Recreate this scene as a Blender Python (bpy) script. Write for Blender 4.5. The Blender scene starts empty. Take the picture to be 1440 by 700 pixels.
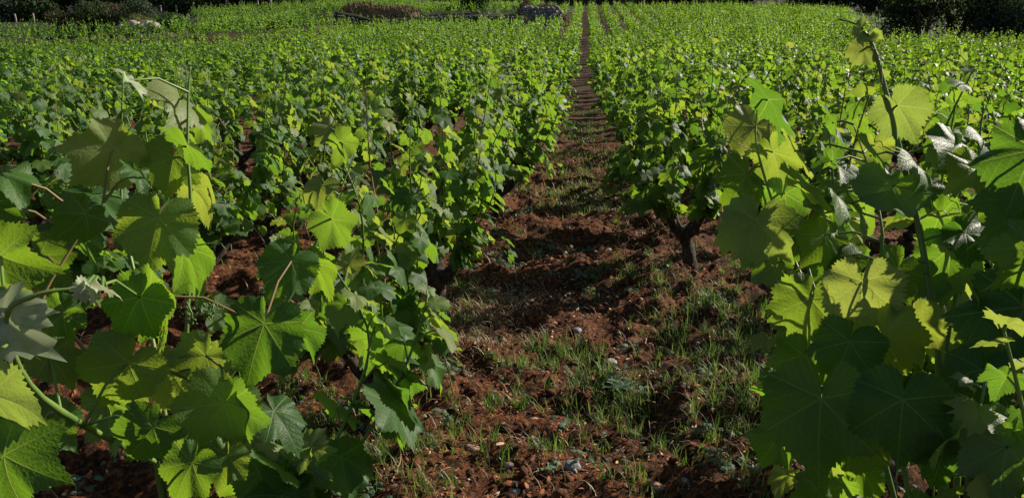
import bpy, math, random
import numpy as np
from mathutils import Vector, Matrix

sc = bpy.context.scene
C = sc.collection
random.seed(7)
R = math.radians

# ------------------------------------------------------------------ camera
CAM = Vector((0, 0, 1.31)); YAW = R(4.9); PITCH = R(14.6); FPX = 1150.0
cd = bpy.data.cameras.new('camera'); cam = bpy.data.objects.new('camera', cd); C.objects.link(cam)
cam.location = CAM; cam.rotation_euler = (math.pi/2 - PITCH, 0, YAW)
cd.sensor_width = 36; cd.lens = 36*FPX/1440; cd.clip_start = .02; cd.clip_end = 3000
sc.camera = cam
# ------------------------------------------------------------------ light
SUN_AZ = R(56)      # clockwise from the row direction (+Y) towards +X
SUN_EL = R(28)
SUN = Vector((math.sin(SUN_AZ)*math.cos(SUN_EL), math.cos(SUN_AZ)*math.cos(SUN_EL), math.sin(SUN_EL)))
w = bpy.data.worlds.new('World'); sc.world = w; w.use_nodes = True
nt = w.node_tree; nt.nodes.clear()
sky = nt.nodes.new('ShaderNodeTexSky'); sky.sky_type = 'NISHITA'; sky.sun_disc = False
sky.sun_elevation = SUN_EL; sky.sun_rotation = SUN_AZ
bg = nt.nodes.new('ShaderNodeBackground'); bg.inputs[1].default_value = .05
wo = nt.nodes.new('ShaderNodeOutputWorld')
nt.links.new(sky.outputs[0], bg.inputs[0]); nt.links.new(bg.outputs[0], wo.inputs[0])
sd = bpy.data.lights.new('sun', 'SUN'); sd.energy = 5.0; sd.angle = R(.5); sd.color = (1, .91, .78)
so = bpy.data.objects.new('sun', sd); C.objects.link(so)
so.rotation_euler = (-SUN).to_track_quat('-Z', 'Y').to_euler()
sc.view_settings.view_transform = 'Standard'; sc.view_settings.look = 'None'
sc.view_settings.exposure = 0.7; sc.view_settings.gamma = 1
sc.render.engine = 'CYCLES'
sc.cycles.max_bounces = 8; sc.cycles.transmission_bounces = 6; sc.cycles.diffuse_bounces = 4; sc.cycles.glossy_bounces = 3

# ------------------------------------------------------------------ helpers
cf = Vector((-math.sin(YAW)*math.cos(PITCH), math.cos(YAW)*math.cos(PITCH), -math.sin(PITCH)))
cr = Vector((math.cos(YAW), math.sin(YAW), 0)); cu = cr.cross(cf)
def P(px, py, z):                       # world point estimated from the photograph at a given depth
    return CAM + (cf + cr*((px-720)/FPX) - cu*((py-350)/FPX))*z
def project(p):
    d = p - CAM; z = d.dot(cf)
    if z <= .05: return None
    return 720 + FPX*d.dot(cr)/z, 350 - FPX*d.dot(cu)/z, z

def _hash(i, j, s):
    n = (i*374761393 + j*668265263 + s*2147483647) & 0xffffffff
    n = ((n ^ (n >> 13))*1274126177) & 0xffffffff
    return ((n ^ (n >> 16)) & 0xffff)/65535.0
def vnoise(x, y, s=0):
    x = np.asarray(x, float); y = np.asarray(y, float)
    i = np.floor(x).astype(np.int64); j = np.floor(y).astype(np.int64)
    fx = x-i; fy = y-j; fx = fx*fx*(3-2*fx); fy = fy*fy*(3-2*fy)
    a = _hash(i, j, s); b = _hash(i+1, j, s); c = _hash(i, j+1, s); d = _hash(i+1, j+1, s)
    return (a*(1-fx)+b*fx)*(1-fy) + (c*(1-fx)+d*fx)*fy
def sstep(x, a, b):
    t = np.clip((np.asarray(x, float)-a)/(b-a), 0, 1); return t*t*(3-2*t)

ROW0 = .635; S = 1.26                    # first row right of the path, row spacing
PD = [-500, 0, 16, 24, 34, 45, 60, 75, 88, 100, 125, 170, 260, 1500]
PH = [0, 0, 0, .05, .26, .75, 1.7, 2.9, 3.75, 4.6, 9, 26, 60, 80]
def base_h(x, y):
    x = np.asarray(x, float); y = np.asarray(y, float)
    h = (np.interp(y-1.5, PD, PH)+np.interp(y, PD, PH)+np.interp(y+1.5, PD, PH))/3
    kl = .12 + .88*sstep(x, -33, -9); up = sstep(y, 60, 86); kl = kl*(1-up)+up*(.48+.52*sstep(x, -60, -12)); kr = 1 - .25*sstep(x, 12, 40)
    far = sstep(y, 92, 125)
    k = kl*kr
    h = h*(k*(1-far)+far)
    h = h + .8*sstep(y, 61.8, 62.3)*(1-sstep(x, -4.4, -3.9))*(1-far)*sstep(x, -27, -19)*(1-.8*sstep(y, 64, 84))   # upper terrace behind the wall
    h = h + .9*sstep(y, 39, 40.2)*(1-sstep(x, -19, -15))*(1-far)                           # terrace on the left
    h = h + sstep(y, 102, 150)*5*(vnoise(x/22, y/22, 5)-.5)
    return h
def height(x, y, fine=True):
    x = np.asarray(x, float); y = np.asarray(y, float)
    h = base_h(x, y)
    d = np.hypot(x, y); k = 1-sstep(d, 7, 16)
    rd = np.abs(((x-ROW0)/S+.5) % 1 - .5)*S
    h = h + .045*np.exp(-(rd/.25)**2)
    if fine:
        h = h + k*(.09*(vnoise(x*2.6, y*3.2, 1)-.5) + .085*(vnoise(x*8, y*8.5, 2)-.5)
                   + .055*np.abs(vnoise(x*21, y*21, 3)-.5) + .016*vnoise(x*48, y*48, 4))
        h = h + (1-k)*.05*(vnoise(x*2, y*2, 6)-.5)
    return h
def hz(x, y): return float(height(x, y))
def G(px, py):                          # ground point seen at a picture position
    d = (cf + cr*((px-720)/FPX) - cu*((py-350)/FPX))
    t = .5; prev = t
    while t < 400:
        p = CAM + d*t
        if p.z < hz(p.x, p.y): break
        prev = t; t *= 1.01
    return CAM + d*t

def mesh_obj(name, verts, faces, mat, parent=None, smooth=True, attrs=None, uv=None):
    me = bpy.data.meshes.new(name)
    if isinstance(verts, np.ndarray) and isinstance(faces, np.ndarray):
        nf, k = faces.shape
        me.vertices.add(len(verts)); me.vertices.foreach_set('co', np.ascontiguousarray(verts, np.float32).ravel())
        me.loops.add(nf*k); me.loops.foreach_set('vertex_index', np.ascontiguousarray(faces, np.int32).ravel())
        me.polygons.add(nf); me.polygons.foreach_set('loop_start', np.arange(0, nf*k, k, dtype=np.int32))
        me.update(calc_edges=True)
    else:
        me.from_pydata([tuple(v) for v in verts], [], [tuple(f) for f in faces])
    if smooth: me.polygons.foreach_set('use_smooth', [True]*len(me.polygons))
    if attrs:
        for an, av in attrs.items():
            a = me.attributes.new(an, 'FLOAT', 'POINT'); a.data.foreach_set('value', np.asarray(av, np.float32))
    if uv is not None:
        l = me.uv_layers.new(name='UVMap')
        vi = np.zeros(len(me.loops), np.int32); me.loops.foreach_get('vertex_index', vi)
        l.data.foreach_set('uv', np.asarray(uv, np.float32)[vi].ravel())
    if mat: me.materials.append(mat)
    me.update()
    if name is None: return me
    o = bpy.data.objects.new(name, me); C.objects.link(o)
    if parent: o.parent = parent
    return o
def tag(o, label=None, cat=None, group=None, kind=None):
    if label: o['label'] = label
    if cat: o['category'] = cat
    if group: o['group'] = group
    if kind: o['kind'] = kind
    return o
def empty(name, loc):
    o = bpy.data.objects.new(name, None); C.objects.link(o); o.location = loc; o.empty_display_size = .1
    return o

class MB:                                # collects geometry for one mesh
    def __init__(s): s.v = []; s.f = []; s.a = []
    def tube(s, pts, rad, n=6, cap=True, a=0.5, knob=0):
        base = len(s.v); m = len(pts)
        up = Vector((.3, .2, 1)).normalized()
        for i, p in enumerate(pts):
            t = (pts[min(i+1, m-1)] - pts[max(i-1, 0)])
            t = t.normalized() if t.length > 1e-9 else Vector((0, 0, 1))
            x = t.cross(up)
            if x.length < .05: x = t.cross(Vector((1, 0, 0)))
            x.normalize(); y = t.cross(x)
            for k in range(n):
                q = 2*math.pi*k/n
                r = rad[i]*(1+knob*(random.random()-.5))
                s.v.append(p + x*(math.cos(q)*r) + y*(math.sin(q)*r)); s.a.append(a)
        for i in range(m-1):
            for k in range(n):
                k2 = (k+1) % n
                s.f.append((base+i*n+k, base+i*n+k2, base+(i+1)*n+k2, base+(i+1)*n+k))
        if cap:
            s.f.append(tuple(base+(m-1)*n+k for k in range(n)))
            s.f.append(tuple(base+k for k in reversed(range(n))))
    def add(s, verts, faces, a=.5):
        b = len(s.v); s.v += list(verts); s.a += [a]*len(verts)
        s.f += [tuple(i+b for i in f) for f in faces]
    def obj(s, name, mat, parent=None, smooth=True):
        return mesh_obj(name, s.v, s.f, mat, parent, smooth, {'rnd': s.a})
def spline(pts, n):
    out = []; m = len(pts)
    for i in range(m-1):
        p0 = pts[max(i-1, 0)]; p1 = pts[i]; p2 = pts[i+1]; p3 = pts[min(i+2, m-1)]
        for k in range(n):
            t = k/n
            out.append(.5*((2*p1)+(p2-p0)*t+(2*p0-5*p1+4*p2-p3)*t*t+(3*p1-p0-3*p2+p3)*t*t*t))
    out.append(pts[-1].copy()); return out

# ------------------------------------------------------------------ materials
class N:
    def __init__(s, name):
        s.m = bpy.data.materials.new(name); s.m.use_nodes = True; s.t = s.m.node_tree; s.t.nodes.clear()
        s.out = s.n('ShaderNodeOutputMaterial')
    def n(s, t, **k):
        x = s.t.nodes.new(t)
        for a, b in k.items(): setattr(x, a, b)
        return x
    def put(s, sock, v):
        if isinstance(v, bpy.types.NodeSocket): s.t.links.new(v, sock)
        elif isinstance(v, (tuple, list)) and len(v) == 3 and sock.type == 'RGBA': sock.default_value = (*v, 1)
        else: sock.default_value = v
    def math(s, op, a, b=None, c=None, clamp=False):
        x = s.n('ShaderNodeMath', operation=op, use_clamp=clamp); s.put(x.inputs[0], a)
        if b is not None: s.put(x.inputs[1], b)
        if c is not None: s.put(x.inputs[2], c)
        return x.outputs[0]
    def mix(s, f, a, b, mode='MIX'):
        x = s.n('ShaderNodeMix', data_type='RGBA', blend_type=mode)
        s.put(x.inputs[0], f); s.put(x.inputs[6], a); s.put(x.inputs[7], b); return x.outputs[2]
    def noise(s, scale, detail=4, vec=None, rough=.6):
        x = s.n('ShaderNodeTexNoise'); x.inputs['Scale'].default_value = scale; x.inputs['Detail'].default_value = detail
        x.inputs['Roughness'].default_value = rough
        if vec is not None: s.put(x.inputs['Vector'], vec)
        return x.outputs['Fac']
    def ramp(s, f, stops, interp='LINEAR'):
        x = s.n('ShaderNodeValToRGB'); s.put(x.inputs[0], f); e = x.color_ramp.elements; x.color_ramp.interpolation = interp
        while len(e) < len(stops): e.new(.5)
        for i, (p, c) in enumerate(stops): e[i].position = p; e[i].color = (*c, 1)
        return x.outputs[0]
    def bump(s, h, strength=.5, dist=.01):
        x = s.n('ShaderNodeBump'); s.put(x.inputs['Height'], h); x.inputs['Strength'].default_value = strength
        x.inputs['Distance'].default_value = dist; return x.outputs[0]
    def pbr(s, col, rough=.8, spec=.5, normal=None):
        x = s.n('ShaderNodeBsdfPrincipled'); s.put(x.inputs['Base Color'], col); s.put(x.inputs['Roughness'], rough)
        s.put(x.inputs['Specular IOR Level'], spec)
        if normal is not None: s.put(x.inputs['Normal'], normal)
        return x.outputs[0]
    def surf(s, v): s.t.links.new(v, s.out.inputs[0]); return s.m

def leaf_material(name, per_object, veins, young=False):
    m = N(name)
    if per_object: rnd = m.n('ShaderNodeObjectInfo').outputs['Random']
    else: rnd = m.n('ShaderNodeAttribute', attribute_name='rnd').outputs['Fac']
    col = m.ramp(rnd, [(0, (.016, .062, .015)), (.45, (.034, .105, .020)), (.8, (.06, .14, .026)), (.93, (.13, .20, .05)), (1, (.20, .24, .09))])
    tra = m.ramp(rnd, [(0, (.12, .29, .015)), (.35, (.23, .43, .015)), (.75, (.36, .55, .022)), (1, (.52, .58, .06))])
    if young: col = m.mix(.6, col, (.17, .22, .07)); tra = m.mix(.6, tra, (.52, .56, .10))
    geo = m.n('ShaderNodeNewGeometry')
    nrm = None
    if veins:
        uv = m.n('ShaderNodeUVMap', uv_map='UVMap').outputs[0]
        sp = m.n('ShaderNodeSeparateXYZ'); m.put(sp.inputs[0], uv)
        ax = m.math('ABSOLUTE', sp.outputs[0]); y = sp.outputs[1]
        r = m.math('SQRT', m.math('ADD', m.math('MULTIPLY', ax, ax), m.math('MULTIPLY', y, y)))
        a = m.math('ARCTAN2', ax, y)
        d = m.math('MINIMUM', m.math('MINIMUM', m.math('ABSOLUTE', a), m.math('ABSOLUTE', m.math('SUBTRACT', a, .90))), m.math('ABSOLUTE', m.math('SUBTRACT', a, 1.88)))
        s_ = m.math('MULTIPLY', r, m.math('SINE', d)); t_ = m.math('MULTIPLY', r, m.math('COSINE', d))
        wd = m.math('SUBTRACT', .024, m.math('MULTIPLY', r, .016))
        mv = m.math('SUBTRACT', 1.0, m.math('DIVIDE', s_, wd), clamp=True)
        curve = m.math('SUBTRACT', t_, m.math('MULTIPLY', m.math('POWER', s_, .9), .95))
        q = m.math('ABSOLUTE', m.math('SUBTRACT', m.math('FRACT', m.math('MULTIPLY', curve, 6.6)), .5))
        sv = m.math('MULTIPLY', m.math('SUBTRACT', 1.0, m.math('DIVIDE', q, .07), clamp=True), .5)
        vein = m.math('MAXIMUM', mv, sv)
        nz = m.noise(9, 3, uv); vor = m.n('ShaderNodeTexVoronoi'); vor.inputs['Scale'].default_value = 26; m.put(vor.inputs['Vector'], uv); vor.feature = 'SMOOTH_F1'
        col = m.mix(m.math('MULTIPLY', nz, .6), col, m.mix(.5, col, (.09, .15, .03)))
        col = m.mix(m.math('MULTIPLY', vein, .6), col, (.18, .27, .08))
        spot = m.noise(3.2, 5, m.n('ShaderNodeTexCoord').outputs['Object'], .8)
        sp_ = m.ramp(m.noise(14, 4, uv, .7), [(.70, (0, 0, 0)), (.76, (1, 1, 1))])
        col = m.mix(m.math('MULTIPLY', sp_, .5), col, (.16, .11, .05)); tra = m.mix(m.math('MULTIPLY', sp_, .5), tra, (.20, .14, .03))
        tra = m.mix(m.math('MULTIPLY', spot, .45), tra, (.16, .30, .02))
        tra = m.mix(m.math('MULTIPLY', vein, .6), tra, (.60, .66, .14))
        tra = m.mix(m.math('MULTIPLY', vor.outputs['Distance'], .35), tra, (.06, .16, .01))
        hh = m.math('ADD', m.math('MULTIPLY', vein, -.8), m.math('ADD', m.math('MULTIPLY', q, .25), m.math('ADD', m.math('MULTIPLY', vor.outputs['Distance'], -.7), m.math('MULTIPLY', m.noise(5, 3, uv), .6))))
        nrm = m.bump(hh, .22, .004)
    col = m.mix(geo.outputs['Backfacing'], col, m.mix(.45, col, (.22, .30, .17)))   # a vine leaf is paler and downy underneath
    ro = m.math('ADD', .50, m.math('MULTIPLY', geo.outputs['Backfacing'], .35))
    p = m.pbr(col, ro, .27 if name == 'vine_leaf' else .36, nrm)
    tr = m.n('ShaderNodeBsdfTranslucent'); m.put(tr.inputs[0], tra)
    if nrm is not None: m.put(tr.inputs['Normal'], nrm)
    mx = m.n('ShaderNodeMixShader'); mx.inputs[0].default_value = .46
    m.t.links.new(p, mx.inputs[1]); m.t.links.new(tr.outputs[0], mx.inputs[2])
    return m.surf(mx.outputs[0])
LEAF = leaf_material('vine_leaf', True, True)
def downy_material():
    m = N('downy_young_leaf'); geo = m.n('ShaderNodeTexCoord').outputs['Object']
    c = m.ramp(m.noise(4, 5, geo), [(.35, (.20, .27, .14)), (.6, (.36, .41, .28))]); p = m.pbr(c, .9, .2)
    tr = m.n('ShaderNodeBsdfTranslucent'); m.put(tr.inputs[0], (.5, .55, .3)); mx = m.n('ShaderNodeMixShader'); mx.inputs[0].default_value = .3
    m.t.links.new(p, mx.inputs[1]); m.t.links.new(tr.outputs[0], mx.inputs[2]); return m.surf(mx.outputs[0])
DOWNY = downy_material()
LEAFY = leaf_material('young_vine_leaf', True, True, True)
LEAFJ = leaf_material('vine_foliage', False, False)

def simple(name, stops, scale, rough=.85, bump=.5, dist=.01, attr=False, spec=.3, trans=None):
    m = N(name)
    v = m.n('ShaderNodeAttribute', attribute_name='rnd').outputs['Fac'] if attr else m.noise(scale, 6, m.n('ShaderNodeTexCoord').outputs['Object'])
    col = m.ramp(v, stops)
    vec = m.n('ShaderNodeTexCoord').outputs['Object']
    if name == 'vine_bark':
        mp = m.n('ShaderNodeMapping'); mp.inputs['Scale'].default_value = (1, 1, .16); m.put(mp.inputs[0], vec); vec = mp.outputs[0]
    nr = m.bump(m.noise(scale*2.5, 5, vec), bump, dist) if bump else None
    p = m.pbr(col, rough, spec, nr)
    if trans:
        tr = m.n('ShaderNodeBsdfTranslucent'); m.put(tr.inputs[0], m.mix(.5, col, trans))
        mx = m.n('ShaderNodeMixShader'); mx.inputs[0].default_value = .4
        m.t.links.new(p, mx.inputs[1]); m.t.links.new(tr.outputs[0], mx.inputs[2]); p = mx.outputs[0]
    return m.surf(p)
BARK = simple('vine_bark', [(.3, (.02, .013, .010)), (.55, (.06, .042, .032)), (.75, (.17, .14, .11))], 38, .9, 1, .02)
SHOOT = simple('green_shoot', [(.3, (.07, .14, .02)), (.6, (.12, .20, .035)), (.75, (.16, .12, .04))], 14, .5, .2, .002, spec=.5)
SHOOT_RED = simple('reddish_shoot', [(.3, (.16, .09, .03)), (.7, (.20, .15, .05))], 14, .5, .2, .002, spec=.5)
GRASS = simple('grass_blade', [(0, (.04, .08, .02)), (.5, (.08, .14, .03)), (.78, (.14, .19, .06)), (.88, (.26, .23, .10)), (1, (.42, .34, .17))], 5, .5, 0, attr=True, trans=(.2, .4, .03), spec=.4)
STRAW = simple('dry_straw', [(0, (.10, .055, .03)), (.4, (.22, .12, .06)), (.75, (.38, .26, .14)), (1, (.55, .45, .30))], 5, .7, 0, attr=True)
LITTER = simple('red_litter', [(0, (.03, .012, .008)), (.35, (.12, .036, .014)), (.65, (.32, .10, .03)), (.85, (.45, .20, .08)), (1, (.6, .45, .32))], 5, .8, 0, attr=True)
CLOD = simple('soil_clod', [(.3, (.03, .012, .007)), (.55, (.10, .035, .015)), (.75, (.22, .085, .04))], 30, .95, .8, .01)
STONE = simple('limestone', [(.3, (.20, .15, .12)), (.55, (.38, .32, .27)), (.75, (.55, .50, .45))], 22, .85, .7, .01)
STONE_PINK = simple('pink_limestone', [(.3, (.20, .10, .07)), (.55, (.38, .24, .18)), (.75, (.5, .38, .32))], 22, .85, .7, .01)
STONE_GREY = simple('grey_limestone', [(.3, (.10, .10, .10)), (.55, (.22, .23, .24)), (.75, (.34, .35, .37))], 22, .85, .7, .01)
WOOD = simple('weathered_wood', [(.3, (.16, .14, .12)), (.7, (.36, .33, .29))], 12, .9, .5, .01)
DRYGRASS = simple('dry_grass_cover', [(0, (.10, .07, .03)), (.5, (.17, .12, .06)), (1, (.30, .22, .12))], 5, .9, 0, attr=True)
REDLEAF = simple('fallen_red_leaf', [(.3, (.30, .03, .015)), (.7, (.42, .09, .02))], 14, .6, .3, .003, trans=(.6, .08, .02))
YELLOWLEAF = simple('fallen_yellow_leaf', [(.3, (.45, .30, .02)), (.7, (.5, .22, .03))], 14, .6, .3, .003, trans=(.6, .4, .02))
WEED = simple('grey_green_weed', [(.3, (.07, .13, .07)), (.7, (.16, .24, .16))], 30, .6, .3, .003, trans=(.15, .3, .08))
def crown_mat(name, stops):
    return simple(name, stops, 5, .7, 0, attr=True, trans=(.08, .14, .02), spec=.25)
CROWN = crown_mat('dark_evergreen_foliage', [(0, (.010, .022, .008)), (.6, (.032, .058, .018)), (1, (.08, .12, .035))])
CROWN_BLUE = crown_mat('greyish_foliage', [(0, (.02, .035, .022)), (.6, (.04, .065, .04)), (1, (.09, .12, .08))])
CROWN_GREEN = crown_mat('fresh_green_foliage', [(0, (.02, .07, .015)), (.6, (.04, .12, .02)), (1, (.08, .18, .03))])
CROWN_BROWN = crown_mat('brownish_foliage', [(0, (.05, .035, .02)), (.6, (.09, .06, .035)), (1, (.18, .12, .07))])

m = N('tilled_red_earth')
co = m.n('ShaderNodeNewGeometry').outputs['Position']
n1 = m.noise(3.0, 6, co); n2 = m.noise(45, 6, co, .7); n3 = m.noise(160, 4, co, .7)
c = m.ramp(n2, [(.34, (.012, .006, .004)), (.46, (.048, .019, .008)), (.56, (.19, .064, .018)), (.70, (.41, .17, .06))])
c = m.mix(m.math('MULTIPLY', n1, .5), c, (.045, .020, .011))
c = m.mix(m.ramp(n3, [(.66, (0, 0, 0)), (.74, (.8, .8, .8))]), c, (.34, .24, .18))
far = m.n('ShaderNodeAttribute', attribute_name='scrub').outputs['Fac']
c = m.mix(far, c, m.ramp(m.noise(.9, 6, co), [(.35, (.006, .009, .004)), (.5, (.018, .024, .009)), (.65, (.05, .045, .02))]))
EARTH = m.surf(m.pbr(c, .95, .2, m.bump(m.math('ADD', n2, m.math('MULTIPLY', n3, .5)), .9, .02)))

# ------------------------------------------------------------------ ground
def axis(a, b, step, lo, hi, g=1.085):
    v = list(np.arange(a, b+1e-6, step)); s = step; x = v[-1]
    while x < hi: s = min(s*g, (hi-b)/14); x += s; v.append(x)
    s = step; x = v[0]; L = []
    while x > lo: s = min(s*g, (a-lo)/14); x -= s; L.append(x)
    return np.array(L[::-1]+v)
xs = axis(-2.4, 2.4, .02, -600, 600); ys = axis(.7, 7.2, .02, -60, 700, 1.05)
ys = np.unique(np.concatenate([ys, np.arange(38.5, 41, .25), np.arange(61, 63.2, .15)]))
X, Y = np.meshgrid(xs, ys)
Z = height(X, Y)
V = np.stack([X.ravel(), Y.ravel(), Z.ravel()], 1)
nx, ny = len(xs), len(ys)
idx = (np.arange(ny-1)[:, None]*nx + np.arange(nx-1)[None, :]).ravel()
F = np.stack([idx, idx+1, idx+nx+1, idx+nx], 1)
scrub = np.maximum(np.maximum(sstep(V[:, 1], 88, 90), .6*sstep(V[:, 1], 8, 22)), sstep(V[:, 1], 43, 45)*(1-sstep(V[:, 0]+.5*V[:, 1], 0, 1.5)))
scrub = np.maximum(scrub, .65*sstep(V[:, 1], 38.5, 39.5)*(1-sstep(V[:, 0], -16, -12))*(1-sstep(V[:, 1], 41, 42)))
scrub = np.maximum(scrub, np.maximum(sstep(V[:, 1], 60.5, 61)*(1-sstep(V[:, 0], -4.5, -4)), sstep(V[:, 1], 40, 42)*sstep(V[:, 0]-(V[:, 1]-42)*.25, 14, 15.5)))
ground = mesh_obj('ground', V, F, EARTH, attrs={'scrub': scrub})
tag(ground, kind='structure')

# ------------------------------------------------------------------ vine leaf shapes
CA = [0, 7, 16, 27, 40, 52, 64, 79, 93, 106, 120, 140, 158, 171, 180]
CR = [1.10, .98, .88, .80, .86, .95, .85, .74, .74, .80, .70, .63, .56, .38, .08]
def leaf_mesh(name, nang, rings, teeth, seed, curl=.25, fold=.12, wave=.05, serr=.07, mat=None):
    rs = random.Random(seed)
    jl = [rs.uniform(.90, 1.08) for _ in CA]; jr = [rs.uniform(.90, 1.08) for _ in CA]; lb_ = rs.uniform(.85, 1.12)
    def rad(a):
        j = jl if a < 0 else jr; A = abs(math.degrees(a))
        for i in range(len(CA)-1):
            if A <= CA[i+1]:
                t = (A-CA[i])/(CA[i+1]-CA[i])
                return (CR[i]*j[i]*(1-t)+CR[i+1]*j[i+1]*t)*(1+(lb_-1)*min(1, A/60))
        return .1
    tj = [rs.uniform(.25, 1.5) for _ in range(97)]; aj = [rs.uniform(-.28, .28) for _ in range(200)]
    V = []; UV = []; F = []
    def pos(a, f, k):
        r = rad(a)
        if teeth:
            ph = (k % 2); r *= (1+serr*tj[k % 97]*(1 if ph == 0 else -1)*(1 if f > .8 else 0))
        r *= f; x = math.sin(a)*r; y = math.cos(a)*r
        A = abs(a); dv = min(abs(A), abs(A-.90), abs(A-1.88))
        z = -curl*r*r*(.6+.4*math.cos(a*1.0+ph0)) + fold*abs(x)*(1-.5*r) - .0 + .035*r*math.sin(min(dv, .5)*math.pi)
        z += wave*f*f*math.sin(a*5+ph1) + wave*.5*f**3*math.sin(a*9+ph2)
        z += bend*y*abs(y) + side*x*abs(x)
        return (x, y, z), (x, y)
    ph0, ph1, ph2 = (rs.uniform(0, 6.28) for _ in range(3)); bend = rs.uniform(-.25, .05); side = rs.uniform(-.15, .15)
    V.append((0, 0, 0)); UV.append((0, 0))
    amin = -math.pi*.985
    for f in rings:
        for k in range(nang+1):
            a = amin + 2*(-amin)*(k+(aj[k] if 0 < k < nang else 0))/nang
            p, u = pos(a, f, k); V.append(p); UV.append(u)
    n = nang+1
    for k in range(nang): F.append((0, 1+k+1, 1+k))
    for i in range(len(rings)-1):
        for k in range(nang):
            a0 = 1+i*n+k; F.append((a0, a0+1, a0+n+1, a0+n))
    me = bpy.data.meshes.new(name); me.from_pydata(V, [], F)
    me.polygons.foreach_set('use_smooth', [True]*len(F))
    l = me.uv_layers.new(name='UVMap'); vi = np.zeros(len(me.loops), np.int32); me.loops.foreach_get('vertex_index', vi)
    l.data.foreach_set('uv', np.array(UV, np.float32)[vi].ravel())
    me.materials.append(mat or LEAF); me.update()
    # upper side is +Z
    return me
HERO = [leaf_mesh('vine_leaf_large', 104, [.16, .34, .52, .70, .86, .93, 1.0], True, 10+i, curl=(.10, .42, .25, .55, .32, .18)[i % 6], fold=(.05, .22, .12, .32, .02)[i % 5], wave=.05+.025*(i % 3), serr=.042) for i in range(12)]
YOUNG = [leaf_mesh('young_vine_leaf_shape', 40, [.3, .65, .9, 1.0], True, 80+i, curl=.3+.15*i, fold=.35, wave=.06, serr=.09, mat=LEAFY) for i in range(4)]
NEAR = [leaf_mesh('vine_leaf_shape', 22, [.5, 1.0], True, 40+i, curl=.15+.09*(i % 4), fold=.05+.08*(i % 3), wave=.05, serr=.07) for i in range(8)]

DOWN = [leaf_mesh('downy_leaf_shape', 40, [.3, .65, .9, 1.0], True, 70+i, curl=.5, fold=.5, wave=.08, serr=.10, mat=DOWNY) for i in range(3)]
GOLD = [leaf_mesh('yellow_vine_leaf_shape', 104, [.16, .34, .52, .70, .86, .93, 1.0], True, 60, curl=.3, fold=.15, wave=.06, serr=.06, mat=LEAFY)]
def lowleaf(kind):
    if kind == 2:    # 8 outline points and a raised centre
        o = [(0, 1, -.25), (.42, .75, -.05), (.85, .55, -.25), (.72, 0, -.02), (.45, -.5, -.15), (0, -.1, 0), (-.45, -.5, -.15), (-.72, 0, -.02), (-.85, .55, -.25), (-.42, .75, -.05)]
        return np.array([(0, .2, .06)]+o), np.array([(0, i+1, (i+1) % 10+1) for i in range(10)])[:, ::-1]
    o = [(0, 1, -.25), (.8, .45, -.1), (.5, -.45, -.12), (-.5, -.45, -.12), (-.8, .45, -.1)]
    return np.array([(0, .15, .08)]+o), np.array([(0, i+1, (i+1) % 5+1) for i in range(5)])[:, ::-1]
LOW2 = lowleaf(2); LOW3 = lowleaf(3)

def frame(t, n):
    y = t.normalized(); z = (n - y*n.dot(y))
    if z.length < 1e-3: z = y.orthogonal()
    z.normalize(); x = y.cross(z)
    return Matrix((x, y, z)).transposed()

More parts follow.
